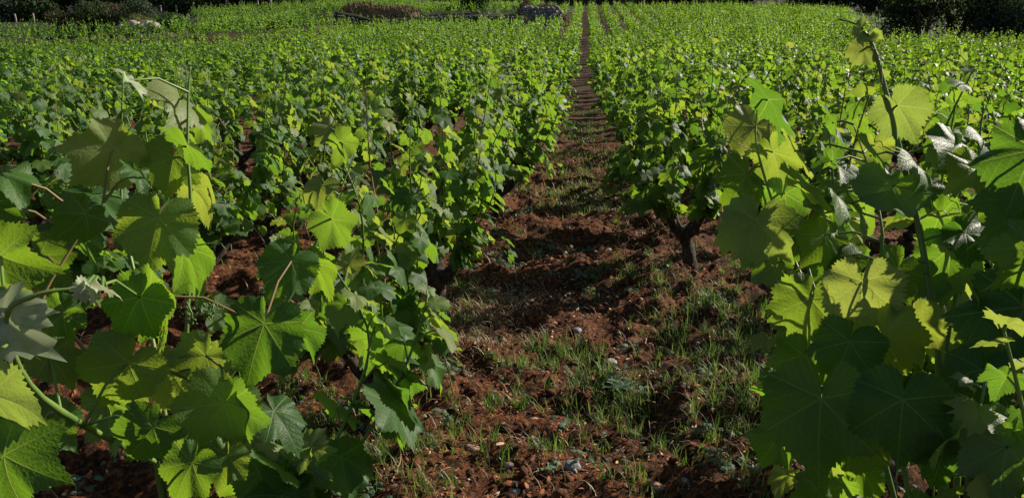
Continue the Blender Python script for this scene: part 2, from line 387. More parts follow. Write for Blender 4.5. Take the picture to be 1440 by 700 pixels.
# ------------------------------------------------------------------ vine generator (local coordinates, z up from the ground)
def vine_plan(rs, hgt=1.0, nshoots=None, size=1.0, wide=1.0):
    P_ = {}
    lean = Vector((rs.uniform(-.07, .07), rs.uniform(-.07, .07), 0)); hh = rs.uniform(.12, .20)
    tr = [Vector((0, 0, -.06)), Vector((rs.uniform(-.02, .02), rs.uniform(-.02, .02), hh*.4)), lean+Vector((0, 0, hh))]
    arms = []; na = rs.choice([3, 4, 4, 5]); a0 = rs.uniform(0, 6.28)
    for i in range(na):
        a = a0 + i*6.283/na + rs.uniform(-.3, .3); L = rs.uniform(.08, .17)
        d = Vector((math.cos(a), math.sin(a), 0))
        arms.append([tr[-1]-Vector((0, 0, .02)), tr[-1]+d*L*.6+Vector((0, 0, L*.3)), tr[-1]+d*L+Vector((0, 0, L*.9))])
    P_['trunk'] = tr; P_['arms'] = arms
    ns = nshoots or rs.choice([12, 13, 14, 15]); sh = []
    for i in range(ns):
        arm = arms[i % na]; a = a0 + (i % na)*6.283/na + rs.uniform(-.8, .8)
        out = Vector((math.cos(a)*.86*wide, math.sin(a)*1.2, 0)); L = rs.uniform(.48, .98)*hgt*(1 if rs.random() > .2 else .6)
        b = arm[-1]; spread = rs.uniform(.04, .38); low = i % 3 == 2; L = L*(.55 if low else 1)
        p1 = b + out*spread*.45 + Vector((0, 0, L*.35)); p2 = b+out*spread*.8+Vector((rs.uniform(-.05, .05), rs.uniform(-.05, .05), L*.7))
        tip = b + out*(spread*rs.uniform(.7, 1.1)) + Vector((rs.uniform(-.08, .08), rs.uniform(-.08, .08), L))
        if low:                     # a short shoot that flops outward and hangs
            p1 = b+out*.12+Vector((0, 0, .08)); p2 = b+out*.24+Vector((0, 0, .05)); tip = b+out*.34+Vector((0, 0, rs.uniform(-.22, -.02)))
        path = spline([b, p1, p2, tip], 5)
        nodes = []; nl = int(rs.uniform(18, 23)*min(1.1, L/.6)); 
        nl = max(nl, 6)
        for k in range(nl):
            f = (k+.4)/nl; fi = f*(len(path)-1); q = path[int(fi)].lerp(path[min(int(fi)+1, len(path)-1)], fi-int(fi))
            sz = size*(.037+.028*rs.random())*(1.05 if f < .55 else 1.05-1.5*(f-.55))
            aa = a + (math.pi/2)*(1 if k % 2 else -1) + rs.uniform(-.9, .9)
            if rs.random() < .4: aa = a + rs.uniform(-.8, .8)
            o = Vector((math.cos(aa), math.sin(aa), 0))
            pl = rs.uniform(.035, .08)*sz/.075
            j = q + (o*.8 + Vector((0, 0, rs.uniform(.15, .8)))).normalized()*pl
            t = (o*rs.uniform(.5, 1) + Vector((0, 0, -rs.uniform(.1, 1.25)))).normalized()
            if f > .88: t = (o*.5+Vector((0, 0, rs.uniform(-.2, .9)))).normalized()
            nn = Vector((0, 0, .55)) + o*.45 + SUNL*.55 + Vector((rs.uniform(-.5, .5), rs.uniform(-.5, .5), rs.uniform(-.3, .3)))
            nodes.append((q, j, t, nn, sz, f))
        sh.append((path, nodes, rs.random()))
        # short side shoots carry extra leaves low in the head
    P_['shoots'] = sh
    return P_
SUNL = SUN.copy()

def trunk_mb(pl, n=8):
    mb = MB(); tr = spline(pl['trunk'], 4)
    mb.tube([p+Vector((random.uniform(-.008, .008), random.uniform(-.008, .008), 0)) for p in tr], [.046-.010*i/len(tr)+random.uniform(-.005, .007) for i in range(len(tr))], n, knob=.35)
    for a in pl['arms']:
        q = spline(a, 3); mb.tube(q, [.032-.015*i/(len(q)-1)+random.uniform(0, .006) for i in range(len(q))], max(5, n-2), knob=.4)
    return mb
def petiole(mb, q, j, r, n=4, a=.5):
    mid = (q+j)*.5 + Vector((0, 0, (j-q).length*.12)); mb.tube([q, mid, j], [r*1.2, r, r*.9], n, cap=False, a=a)

def build_vine(loc, rs, label, group, shapes=NEAR, hgt=1.0, rot=0.0, scale=1.0, plan=None):
    root = empty('grapevine', loc); root.rotation_euler = (0, 0, 0)
    tag(root, label, 'grapevine', group)
    pl = plan or vine_plan(rs, hgt)
    trunk_mb(pl).obj('trunk', BARK, root)
    for path, nodes, r in pl['shoots']:
        mb = MB(); mb.tube(path, [.0052-.0035*i/(len(path)-1) for i in range(len(path))], 5)
        for q, j, t, nn, sz, f in nodes: petiole(mb, q, j, .0016*sz/.07, 3)
        so_ = mb.obj('shoot', SHOOT if r > .25 else SHOOT_RED, root)
        for q, j, t, nn, sz, f in nodes:
            lo = bpy.data.objects.new('leaf', rs.choice(shapes if f < .90 or rs.random() < .4 else TIP)); C.objects.link(lo); lo.parent = so_
            M = frame(t, nn).to_4x4(); M.translation = j; lo.matrix_local = M @ Matrix.Scale(sz, 4)
    return root

TIP = [leaf_mesh('young_leaf_shape', 16, [.5, 1.0], True, 90+i, curl=.3+.2*i, fold=.4, wave=.06, serr=.09, mat=LEAFY) for i in range(3)]
def joined_arrays(pl, low, keep=1.0, grow=1.0, stems=True, rs=None):
    lv, lf = low; Vs = []; Fs = []; A = []; b = 0
    for path, nodes, r in pl['shoots']:
        for (q, j, t, nn, sz, f) in nodes:
            if rs.random() > keep: continue
            M = np.array(frame(t, nn)); v = (lv*sz*grow) @ M.T + np.array(j)
            Vs.append(v); Fs.append(lf+b); b += len(v)
            A.append(np.full(len(v), np.clip(rs.random()*.64+.12*f+(.10 if f > .85 else 0), 0, 1)))
        if stems:
            q = [path[i] for i in (0, len(path)//3, 2*len(path)//3, len(path)-1)]
            for i in range(3):
                u = np.array([(.005, 0, 0), (-.0025, .0043, 0), (-.0025, -.0043, 0)])
                v = np.concatenate([u+np.array(q[i]), u*.7+np.array(q[i+1])])
                f_ = np.array([(0, 1, 4), (0, 4, 3), (1, 2, 5), (1, 5, 4), (2, 0, 3), (2, 3, 5)])
                Vs.append(v); Fs.append(f_+b); b += 6; A.append(np.full(6, .8))
    return np.concatenate(Vs), np.concatenate(Fs), np.concatenate(A)

# ------------------------------------------------------------------ where the vines stand
ORD = ['zeroth', 'first', 'second', 'third', 'fourth', 'fifth', 'sixth', 'seventh', 'eighth', 'ninth', 'tenth', 'eleventh', 'twelfth', 'thirteenth', 'fourteenth', 'fifteenth', 'sixteenth', 'seventeenth', 'eighteenth', 'nineteenth', 'twentieth', 'twenty-first', 'twenty-second', 'twenty-third', 'twenty-fourth', 'twenty-fifth', 'twenty-sixth', 'twenty-seventh', 'twenty-eighth', 'twenty-ninth', 'thirtieth']
rv = random.Random(21)
spots = []
SY = .97
EXPL = {0: [2.15, 3.95+.62, 5.6, 6.75], -1: [2.62, 3.68, 4.62, 5.7, 6.8]}
def in_gap(x, y):
    if y > 39 and x < -15 and y < 40.6: return True
    if y > 44.5 and x < -.5*y+2: return True     # mound, left terrace end
    if y > 61 and x < -.50*y-1: return True
    if 60.6 < y < 63.0 and x < -4.2: return True
    if x > 14.5+(y-42)*.25 and y > 41: return True
    if x < -4.2 and 63 < y < 67 and (x > -7.4 or -19.5 < x < -12.5): return True
    if x > 30: return False
    return False
for k in range(-60, 52):
    x0 = ROW0 + k*S
    yy = list(EXPL.get(k, []))
    y = (yy[-1]+SY if yy else .9 + rv.random()*SY)
    while y < 87:
        yy.append(y+rv.uniform(-.09, .09)); y += SY
    for y in yy:
        x = x0 + rv.uniform(-.05, .05) - (.07 if k == -1 and y < 3 else 0) + (.22 if k == 0 and y < 3 else 0)
        if y > 9 and rv.random() < .04: continue
        p = project(Vector((x, y, float(base_h(x, y))+.5)))
        if in_gap(x, y): continue
        if p is None: inview = False
        else: inview = -40 < p[0] < 1480 and p[1] < 780
        # off-frame vines close by on both sides shade and border the picture
        if not inview:
            if not (p and -260 < p[0] < 1440+1600/max(p[2], .5)+150 and p[2] > .3) : continue
        spots.append([x, y, k, inview, math.hypot(x, y)])
# gaps seen in the photograph around the two nearest vines
def near_hole(s):
    x, y, k = s[0], s[1], s[2]
    if k == -2 and 2.9 < y < 3.4: return True
    if k == -2 and y < 1.5: return True
    if k < -2 and y < 1.3: return True
    if k > 2 and y < 1.2: return True
    return False
spots = [s for s in spots if not near_hole(s)]
spots.sort(key=lambda s: s[4])
seen = [s for s in spots if s[3]]
rest = [s for s in spots if not s[3] and s[4] < 9]
print('spots', len(spots), 'in view', len(seen))
GROUP = 'young leafy grapevines in the rows of the vineyard'
count = {}
def vine_label(s):
    k = s[2]; count[k] = count.get(k, 0)+1; i = count[k]
    side = 'right' if k >= 0 else 'left'; r = k+1 if k >= 0 else -k
    off = 1 if k in (0, -1) else 0
    rown = 'row beside the path on its %s' % side if r == 1 else '%s row %s of the path' % (ORD[r], side)
    return 'leafy green grapevine, %s from the front in the %s' % (ORD[min(i+off, 30)], rown)
NLEAF = 9.0
order = sorted(range(len(seen[:298])), key=lambda i: seen[i][1]); lab = {}
for i in order: lab[i] = vine_label(seen[i])
rs = random.Random(5)
plans = [vine_plan(random.Random(100+i)) for i in range(10)]
MIDM = []
for i, pl in enumerate(plans):
    v, f, a = joined_arrays(pl, LOW2, rs=random.Random(i)); fo = mesh_obj('foliage', v, f, LEAFJ, attrs={'rnd': a})
    tk = trunk_mb(pl, 6).obj('trunk', BARK); MIDM.append((fo.data, tk.data)); 
    bpy.data.objects.remove(fo); bpy.data.objects.remove(tk)
def mid_vine(s, label, i):
    loc = (s[0], s[1], hz(s[0], s[1])); root = empty('grapevine', loc)
    root.rotation_euler = (0, 0, rs.choice([0, 3.14])+rs.uniform(-.35, .35)); sc_ = rs.uniform(.88, 1.1)
    root.scale = (sc_*1.18, sc_, rs.uniform(.80, 1.10))
    if label: tag(root, label, 'grapevine', GROUP)
    f, t = MIDM[i % 10]
    a = bpy.data.objects.new('trunk', t); C.objects.link(a); a.parent = root
    b = bpy.data.objects.new('foliage', f); C.objects.link(b); b.parent = root; b['kind'] = 'stuff'
for i, s in enumerate(seen[:298]):
    if s[4] < NLEAF:
        build_vine((s[0], s[1], hz(s[0], s[1])), random.Random(1000+i), lab[i], GROUP, plan=vine_plan(random.Random(1500+i), rs.uniform(.85, 1.05), nshoots=28 if s[2] == 0 and 4 < s[1] < 6 else rs.choice([16, 17, 18]), size=1.04, wide=.6 if s[2] in (-1, 0) and s[1] < 3 else 1.12))
    else: mid_vine(s, lab[i], rs.randrange(10))
for i, s in enumerate(rest):
    mid_vine(s, 'leafy green grapevine outside the picture, %s beyond its %s edge' % (ORD[i+1], 'right' if s[0] > 0 else 'left'), rs.randrange(10))
# the rest of the field, past the three hundred nearest
farspots = seen[298:]
rng = np.random.default_rng(3)
AR = {}
for i, pl in enumerate(plans):
    AR[i, 0] = joined_arrays(pl, LOW3, .95, .98, True, random.Random(i)); AR[i, 1] = joined_arrays(pl, LOW3, .58, 1.18, False, random.Random(i))
Vs = []; Fs = []; As = []; b = 0
for s in farspots:
    v, f, a = AR[rs.randrange(10), 0 if s[4] < 38 else 1]
    q = rs.choice([0, 3.14])+rs.uniform(-.35, .35); c_, s_ = math.cos(q), math.sin(q)
    M = np.array([[c_, -s_, 0], [s_, c_, 0], [0, 0, 1]]); sc_ = rs.uniform(.85, 1.1)
    Vs.append((v*[sc_*(1.14 if s[1] < 40 else 1.0), sc_, rs.uniform(.76, 1.10)]) @ M.T + [s[0], s[1], float(base_h(s[0], s[1]))]); Fs.append(f+b); b += len(v)
    As.append(np.clip(a+rs.uniform(-.12, .12), 0, 1))
fv = mesh_obj('distant_grapevines', np.concatenate(Vs), np.concatenate(Fs), LEAFJ, attrs={'rnd': np.concatenate(As)})
tag(fv, 'dense green grapevines covering the far part of the vineyard', 'grapevines', kind='stuff')
print('far tris', len(fv.data.polygons), 'far vines', len(farspots))

# ------------------------------------------------------------------ the two nearest vines, leaf by leaf
def hero_vine(root_xy, label, shoots, leaves, seed, fill_h, name='grapevine', clusters=(), tendrils=()):
    rs = random.Random(seed)
    base = Vector((root_xy[0], root_xy[1], hz(*root_xy)))
    root = empty(name, base); tag(root, label, 'grapevine', GROUP)
    pl = vine_plan(rs, fill_h, 12, 1.35)
    trunk_mb(pl, 10).obj('trunk', BARK, root)
    SH = []
    for pts, r0, mat in shoots:
        path = [p-base for p in spline([P(*q) for q in pts], 6)]
        head = pl['trunk'][-1]+Vector((0, 0, .03))
        if (path[0]-head).length > .03: path = spline([head, (head+path[0])*.5+Vector((0, 0, -.01)), path[0]], 3)[:-1]+path
        mb = MB(); n = len(path)
        mb.tube(path, [r0*(1-.8*(i/(n-1))**1.6)*(1.25 if i % 6 == 5 else 1) for i in range(n)], 8)
        SH.append([path, mb, mat, []])
    for L in leaves:
        jx, jy, tx, ty, z, dz, roll = L[:7]
        if abs(roll) >= 40: z -= .13
        J = P(jx, jy, z)-base; T = P(tx, ty, z+dz)-base; t = T-J; sz = t.length
        toc = (CAM-base-J).normalized(); tn = t.normalized(); n = (toc-tn*toc.dot(tn)).normalized()
        flip = 1
        if abs(roll) >= 40: n = toc*.5 + SUN*1.0
        elif roll <= -10: n = toc*.75 - SUN*.8; flip = -1
        elif roll >= 20: n = toc*.8 + SUN*.5 + Vector((rs.uniform(-.3, .3), 0, rs.uniform(-.2, .2)))
        else: n = toc*1.0 - SUN*.25 + Vector((rs.uniform(-.3, .3), 0, rs.uniform(-.2, .2)))
        n = (n-tn*n.dot(tn)).normalized()*flip; sz *= .82; t = tn*sz
        best = None
        for s in SH:
            for q in s[0][2:]:
                d = (q-J).length + (.35*max(0, q.z-J.z))
                if best is None or d < best[0]: best = (d, s, q)
        s = best[1]; q = best[2]
        if best[0] > .19:            # its own thin side shoot reaches back towards the head
            q = J + (pl['trunk'][-1]+Vector((0, 0, .25))-J).normalized()*.10 
        petiole(s[1], q, J - n*.002, .0021, 5)
        s[3].append((J, t, n, sz, L[7] if len(L) > 7 else None))
    for path, mb, mat, lv in SH:
        o = mb.obj('shoot', mat, root)
        for J, t, n, sz, kd in lv:
            lo = bpy.data.objects.new('leaf', rs.choice({'G': GOLD, 'W': DOWN}[kd] if kd else YOUNG if sz < .036 or rs.random() < .06 else HERO)); C.objects.link(lo); lo.parent = o
            M = frame(t, n).to_4x4(); M.translation = J; lo.matrix_local = M @ Matrix.Scale(sz, 4)
    for a, b_, z in clusters:             # a young bunch of tiny green buds on its stalk
        p0 = P(*a, z)-base; p1 = P(*b_, z)-base; mb = MB(); mb.tube([p0, (p0+p1)*.5+Vector((.004, 0, 0)), p1], [.0018, .0014, .001], 5)
        for i in range(70):
            f = .25+.75*rs.random(); q = p0.lerp(p1, f)+Vector((rs.gauss(0, 1), rs.gauss(0, 1), rs.gauss(0, 1)))*.0075*(1.25-f); e = rs.uniform(.0014, .0024)
            mb.add([q+Vector(d)*e for d in ((1, 0, 0), (-1, 0, 0), (0, 1, 0), (0, -1, 0), (0, 0, 1), (0, 0, -1))], [(0, 2, 4), (2, 1, 4), (1, 3, 4), (3, 0, 4), (2, 0, 5), (1, 2, 5), (3, 1, 5), (0, 3, 5)])
        mb.obj('flower_cluster', SHOOT, root)
    for a, b_, z in tendrils:
        p0 = P(*a, z)-base; p1 = P(*b_, z)-base; d = p1-p0; u = d.orthogonal().normalized(); v_ = d.normalized().cross(u); L = d.length; pts = []
        for i in range(26):
            f = i/25; cr_ = L*.13*max(0, f-.45)*1.8; pts.append(p0+d*f+u*(math.cos(f*22)*cr_+L*.12*math.sin(f*3.1))+v_*math.sin(f*22)*cr_)
        mb = MB(); mb.tube(pts, [.0012-.0007*i/25 for i in range(26)], 4); mb.obj('tendril', SHOOT_RED if z > 1.3 else SHOOT, root)
    for path, nodes, r in pl['shoots']:
        mb = MB(); mb.tube(path, [.0052-.0035*i/(len(path)-1) for i in range(len(path))], 6)
        for q, j, t, nn, sz, f in nodes: petiole(mb, q, j, .0018, 4)
        o = mb.obj('shoot', SHOOT, root)
        for q, j, t, nn, sz, f in nodes:
            lo = bpy.data.objects.new('leaf', rs.choice(YOUNG if f > .85 else HERO)); C.objects.link(lo); lo.parent = o
            M = frame(t, nn).to_4x4(); M.translation = j; lo.matrix_local = M @ Matrix.Scale(sz, 4)
    return root
LS = [([(240, 640, 1.35), (215, 480, 1.38), (176, 330, 1.42), (170, 228, 1.42), (173, 108, 1.40)], .0045, SHOOT),
      ([(250, 640, 1.35), (262, 480, 1.36), (268, 300, 1.36), (264, 215, 1.36), (265, 130, 1.36), (268, 95, 1.36)], .0042, SHOOT),
      ([(230, 640, 1.3), (110, 480, 1.28), (60, 430, 1.25), (100, 350, 1.28), (145, 285, 1.3)], .0040, SHOOT_RED),
      ([(240, 640, 1.35), (330, 520, 1.38), (400, 430, 1.40), (447, 337, 1.42), (476, 274, 1.44), (500, 215, 1.46)], .0042, SHOOT),
      ([(220, 650, 1.3), (60, 560, 1.05), (10, 450, .98), (50, 415, .98), (110, 406, 1.0), (150, 410, 1.0)], .0050, SHOOT),
      ([(245, 660, 1.3), (300, 590, 1.25), (345, 520, 1.22), (372, 450, 1.22)], .0040, SHOOT_RED)]
LL = [(244, 221, 229, 284, 1.38, -.02, 5), (272, 266, 322, 305, 1.42, .02, -25), (223, 306, 198, 398, 1.22, -.02, 10),
      (256, 350, 318, 420, 1.30, .02, -20), (190, 242, 214, 276, 1.45, -.02, 50), (160, 210, 108, 280, 1.45, -.03, -55),
      (277, 170, 312, 196, 1.42, 0, -20), (255, 140, 270, 150, 1.40, -.07, 20), (5, 245, 42, 280, 1.20, -.03, 20),
      (-10, 285, 40, 318, 1.2, .02, 10), (0, 360, 70, 390, 1.08, -.03, 10), (5, 447, 58, 505, .98, -.02, 12, 'W'), (-15, 555, 90, 578, .85, 0, -12, 'G'),
      (5, 640, 85, 690, .85, -.02, 10), (197, 418, 150, 486, 1.15, -.02, 0), (205, 415, 268, 480, 1.18, .01, -15),
      (371, 455, 336, 556, 1.20, -.02, 5), (410, 366, 368, 425, 1.28, -.03, 10), (466, 308, 500, 352, 1.35, 0, -15), (440, 372, 484, 410, 1.36, .02, -20),
      (315, 567, 262, 640, 1.12, -.02, 20), (318, 567, 352, 640, 1.14, .02, -25), (385, 578, 436, 632, 1.18, -.02, 25), (420, 462, 456, 505, 1.26, .02, -15),
      (180, 510, 130, 590, 1.15, -.02, 0), (70, 500, 112, 545, 1.15, -.02, 30), (270, 650, 230, 715, 1.05, -.02, 0), (452, 262, 440, 292, 1.42, -.03, 10),
      (478, 200, 500, 240, 1.45, 0, -15), (465, 180, 440, 205, 1.48, -.02, 30), (120, 300, 85, 345, 1.35, -.03, 40), (110, 330, 170, 345, 1.38, 0, -30),
      (135, 275, 180, 300, 1.4, -.05, 30), (90, 440, 40, 480, 1.2, 0, 0), (300, 440, 340, 420, 1.35, .03, -30), (215, 600, 170, 660, 1.08, -.02, 10),
      (320, 640, 300, 700, 1.1, -.02, 10), (150, 565, 190, 640, 1.2, 0, -10), (180, 112, 207, 140, 1.4, -.01, 60, 'W'), (170, 165, 140, 175, 1.42, -.04, -30),
      (262, 205, 300, 215, 1.4, -.04, 40), (145, 408, 168, 412, 1.0, -.01, 45, 'W'), (118, 404, 100, 425, 1.0, -.01, 45, 'W'), (128, 405, 140, 420, 1.0, -.01, 45, 'W'), (60, 590, 110, 640, 1.1, 0, 10),
      (20, 420, -20, 400, 1.0, -.02, -20), (240, 520, 210, 590, 1.25, 0, 10), (290, 500, 260, 555, 1.25, 0, -10), (55, 360, 100, 410, 1.3, 0, 15)]
RS = [([(1322, 600, 1.35), (1320, 500, 1.35), (1306, 400, 1.37), (1290, 310, 1.38), (1268, 220, 1.38), (1246, 130, 1.37), (1230, 72, 1.36), (1216, 46, 1.35), (1203, 34, 1.35), (1180, 27, 1.35)], .0062, SHOOT),
      ([(1330, 600, 1.4), (1332, 480, 1.42), (1355, 370, 1.44), (1374, 290, 1.45), (1378, 190, 1.46), (1384, 150, 1.46)], .0050, SHOOT),
      ([(1260, 600, 1.4), (1225, 490, 1.42), (1236, 380, 1.45), (1240, 320, 1.46), (1222, 240, 1.5), (1200, 175, 1.5)], .0045, SHOOT),
      ([(1230, 600, 1.45), (1160, 450, 1.55), (1110, 350, 1.62), (1066, 215, 1.66), (1065, 150, 1.66)], .0045, SHOOT),
      ([(1230, 600, 1.5), (1150, 420, 1.62), (1120, 300, 1.7), (1098, 180, 1.75), (1095, 120, 1.75)], .0040, SHOOT),
      ([(1350, 600, 1.3), (1420, 480, 1.25), (1445, 360, 1.25), (1455, 250, 1.25), (1450, 190, 1.25)], .0050, SHOOT)]
RL = [(1262, 148, 1300, 204, 1.36, 0, -15, 'G'), (1214, 70, 1197, 97, 1.37, .0, 5), (1230, 50, 1243, 42, 1.35, -.01, -12), (1212, 40, 1194, 46, 1.34, -.01, -12), (1221, 52, 1213, 66, 1.34, -.01, -12),
      (1256, 262, 1208, 322, 1.34, -.02, -12), (1087, 214, 1113, 278, 1.68, 0, -10), (1062, 178, 1030, 222, 1.72, -.03, 35), (1050, 245, 1022, 300, 1.70, -.03, 20),
      (1063, 310, 1040, 388, 1.60, -.02, 10), (1104, 272, 1116, 338, 1.66, 0, -15), (1080, 140, 1136, 192, 1.72, -.06, 72), (1118, 212, 1146, 246, 1.66, -.05, 65),
      (1128, 262, 1182, 296, 1.6, -.06, 70), (1170, 226, 1206, 250, 1.6, -.07, 65), (1172, 172, 1194, 206, 1.66, -.04, 60), (1225, 218, 1262, 244, 1.5, -.06, 60),
      (1230, 205, 1232, 250, 1.55, 0, -20), (1452, 205, 1402, 252, 1.22, -.03, 10), (1448, 290, 1394, 322, 1.22, -.03, 20), (1358, 328, 1420, 366, 1.34, -.04, 20),
      (1320, 305, 1362, 356, 1.42, 0, -15), (1335, 350, 1340, 438, 1.42, 0, -10), (1212, 396, 1206, 490, 1.28, -.01, 0, 'G'), (1262, 378, 1236, 434, 1.3, -.02, 25),
      (1445, 380, 1400, 425, 1.3, -.02, -10), (1378, 418, 1398, 466, 1.3, -.04, 60), (1442, 432, 1372, 545, 1.12, -.03, 35), (1415, 628, 1330, 668, .98, 0, -12),
      (1270, 562, 1258, 668, 1.05, -.02, 5), (1155, 560, 1140, 690, 1.15, -.02, 10), (1140, 420, 1118, 500, 1.4, -.02, 10), (1088, 370, 1052, 408, 1.6, 0, -15),
      (1318, 540, 1340, 568, 1.3, 0, -20), (1200, 285, 1240, 330, 1.45, -.05, 55), (1160, 330, 1130, 385, 1.5, -.03, 20), (1180, 360, 1210, 400, 1.5, -.03, 30),
      (1290, 450, 1330, 500, 1.3, -.02, 10), (1380, 520, 1350, 590, 1.1, -.02, 5), (1240, 470, 1280, 540, 1.25, -.02, 0), (1195, 480, 1160, 560, 1.25, -.02, 0),
      (1300, 260, 1270, 300, 1.45, -.03, 20), (1372, 240, 1340, 262, 1.46, -.04, 45), (1378, 195, 1405, 200, 1.45, -.05, 40), (1400, 290, 1380, 330, 1.45, 0, -15),
      (1310, 390, 1270, 420, 1.4, 0, -10), (1120, 330, 1075, 350, 1.6, -.03, 30), (1130, 500, 1105, 560, 1.35, 0, 0), (1200, 600, 1180, 690, 1.15, 0, 5),
      (1330, 620, 1310, 700, 1.05, 0, 0), (1150, 300, 1190, 320, 1.6, -.06, 65), (1170, 270, 1215, 300, 1.58, -.06, 60), (1345, 205, 1320, 240, 1.5, -.05, 40), (1285, 230, 1320, 250, 1.45, -.06, 50)]
rx = random.Random(61)
for i in range(34):                      # unseen leaves of this vine, added past the right edge to shade it
    jx, jy = rx.uniform(1445, 1640), rx.uniform(340, 640); RL.append((jx, jy, jx+rx.uniform(-60, 30), jy+rx.uniform(50, 95), rx.uniform(1.1, 1.4), -.02, rx.choice([0, 25, 50])))
for i in range(26):  # more unseen leaves, higher up, added to block the sun
    jx, jy = rx.uniform(1450, 1660), rx.uniform(190, 400); RL.append((jx, jy, jx+rx.uniform(-60, 30), jy+rx.uniform(50, 95), rx.uniform(1.15, 1.45), -.02, rx.choice([0, 25, 50])))
lb = P(240, 820, 1.35); rb = P(1290, 820, 1.42)
hero_vine((lb.x, lb.y), 'nearest grapevine at the lower left with big dark leaves, first in its row', LS, LL, 77, .62, clusters=[((262, 424), (270, 456), 1.18), ((300, 426), (290, 446), 1.18)], tendrils=[((170, 200), (225, 150), 1.40), ((268, 230), (322, 206), 1.36), ((276, 345), (330, 352), 1.25), ((478, 270), (520, 240), 1.42), ((100, 350), (30, 300), 1.2)])
hero_vine((rb.x, rb.y), 'nearest grapevine at the lower right with one tall bare shoot above the rest', RS, RL, 78, .66, tendrils=[((1240, 120), (1232, 62), 1.34), ((1268, 215), (1225, 190), 1.36), ((1374, 290), (1310, 262), 1.4), ((1066, 215), (1010, 170), 1.64), ((1290, 310), (1350, 300), 1.34), ((1098, 180), (1050, 120), 1.72)])

# ------------------------------------------------------------------ stuff lying and growing on the ground
def rock_arrays(rs, sub=1, flat=.65):
    import bmesh
    bm = bmesh.new(); bmesh.ops.create_icosphere(bm, subdivisions=sub, radius=1)
    s = Vector((rs.uniform(.8, 1.2), rs.uniform(.65, 1), rs.uniform(.5, .8)*flat*1.4))
    cuts = [(Vector((rs.gauss(0, 1), rs.gauss(0, 1), rs.gauss(0, 1))).normalized(), rs.uniform(.55, .85)) for _ in range(7)]
    for v in bm.verts:
        p = v.co.copy()
        for n, d in cuts:
            e = p.dot(n)-d
            if e > 0: p -= n*e*.85
        p *= 1+rs.uniform(-.05, .05); v.co = Vector((p.x*s.x, p.y*s.y, p.z*s.z))
    v = np.array([tuple(q.co) for q in bm.verts]); f = np.array([[x.index for x in q.verts] for q in bm.faces]); bm.free()
    return v, f
def scatter(name, label, mat, n, shapes, sizef, area, seed, sink=.25, cat=None, flat=False):
    rs = random.Random(seed); Vs = []; Fs = []; As = []; b = 0; c = 0
    while c < n:
        x, y = area(rs)
        if x is None: continue
        v, f = rs.choice(shapes); s = sizef(rs)
        q = Matrix.Rotation(rs.uniform(0, 6.28), 3, 'Z') @ Matrix.Rotation(rs.gauss(0, .35 if not flat else .5), 3, 'X') @ Matrix.Rotation(rs.gauss(0, .35), 3, 'Y')
        Vs.append((v*s) @ np.array(q).T + [x, y, hz(x, y)+s*(.5-sink)*.4]); Fs.append(f+b); b += len(v); As.append(np.full(len(v), rs.random())); c += 1
    o = mesh_obj(name, np.concatenate(Vs), np.concatenate(Fs), mat, attrs={'rnd': np.concatenate(As)}, smooth=False)
    return tag(o, label, cat, kind='stuff')
def lane(rs, y0=.95, y1=9, p=1.6, hw=2.3):
    y = y0+(y1-y0)*rs.random()**p
    x = rs.uniform(-hw, hw) if rs.random() < .35 else rs.uniform(-.75, .8)
    return x, y
rq = random.Random(9)
rocks0 = [rock_arrays(rq, 1) for _ in range(8)]
scatter('soil_clods', 'crumbly clods of red soil all over the path', CLOD, 4200, rocks0, lambda r: .005+.024*r.random()**2.6, lambda r: lane(r), 1, .3, 'soil')
scatter('gravel', 'small pale gravel scattered in the red soil', STONE, 700, rocks0, lambda r: .004+.010*r.random()**3, lambda r: lane(r), 2, .3, 'gravel')
# litter flakes and straw
flk = []
for i in range(6):
    b_ = rq.uniform(.2, .6); fl = np.array([(-1, -.25, 0), (-.2, -.45, b_*.4), (.9, -.15, -.1), (1, .2, .1), (0, .42, b_), (-.9, .25, .15)])
    flk.append((fl, np.array([(0, 1, 4), (0, 4, 5), (1, 2, 3), (1, 3, 4)])))
scatter('leaf_litter', 'red brown shredded litter on the soil of the path', LITTER, 24000, flk, lambda r: .003+.012*r.random()**2.2, lambda r: lane(r), 3, -.6, 'litter', True)
def clump(px, py, r):
    g = G(px, py); return (g.x, g.y, r)
def blades(name, label, mat, cat, items, seed, hfun, wid, bendf, segs=3):
    rs = random.Random(seed); Vs = []; Fs = []; As = []; b = 0
    for x, y in items(rs):
        L = hfun(rs); a = rs.uniform(0, 6.28); d = np.array([math.cos(a), math.sin(a)]); pd = np.array([-d[1], d[0]]); bd = bendf(rs); wd = wid*rs.uniform(.6, 1.3)
        z0 = hz(x, y)-.003; pts = []
        for i in range(segs+1):
            f = i/segs; out = L*bd*f**1.8; up = L*f*math.sqrt(max(.05, 1-(bd*f)**2*.8)); w_ = wd*(1-f**1.6)*.5 + .0002
            for s in (-1, 1): pts.append((x+d[0]*out+pd[0]*w_*s, y+d[1]*out+pd[1]*w_*s, z0+up))
        Vs.append(np.array(pts)); Fs.append(np.array([(2*i, 2*i+1, 2*i+3, 2*i+2) for i in range(segs)])+b); b += len(pts)
        As.append(np.full(len(pts), rs.random()))
    o = mesh_obj(name, np.concatenate(Vs), np.concatenate(Fs), mat, attrs={'rnd': np.concatenate(As)})
    return tag(o, label, cat, kind='stuff')
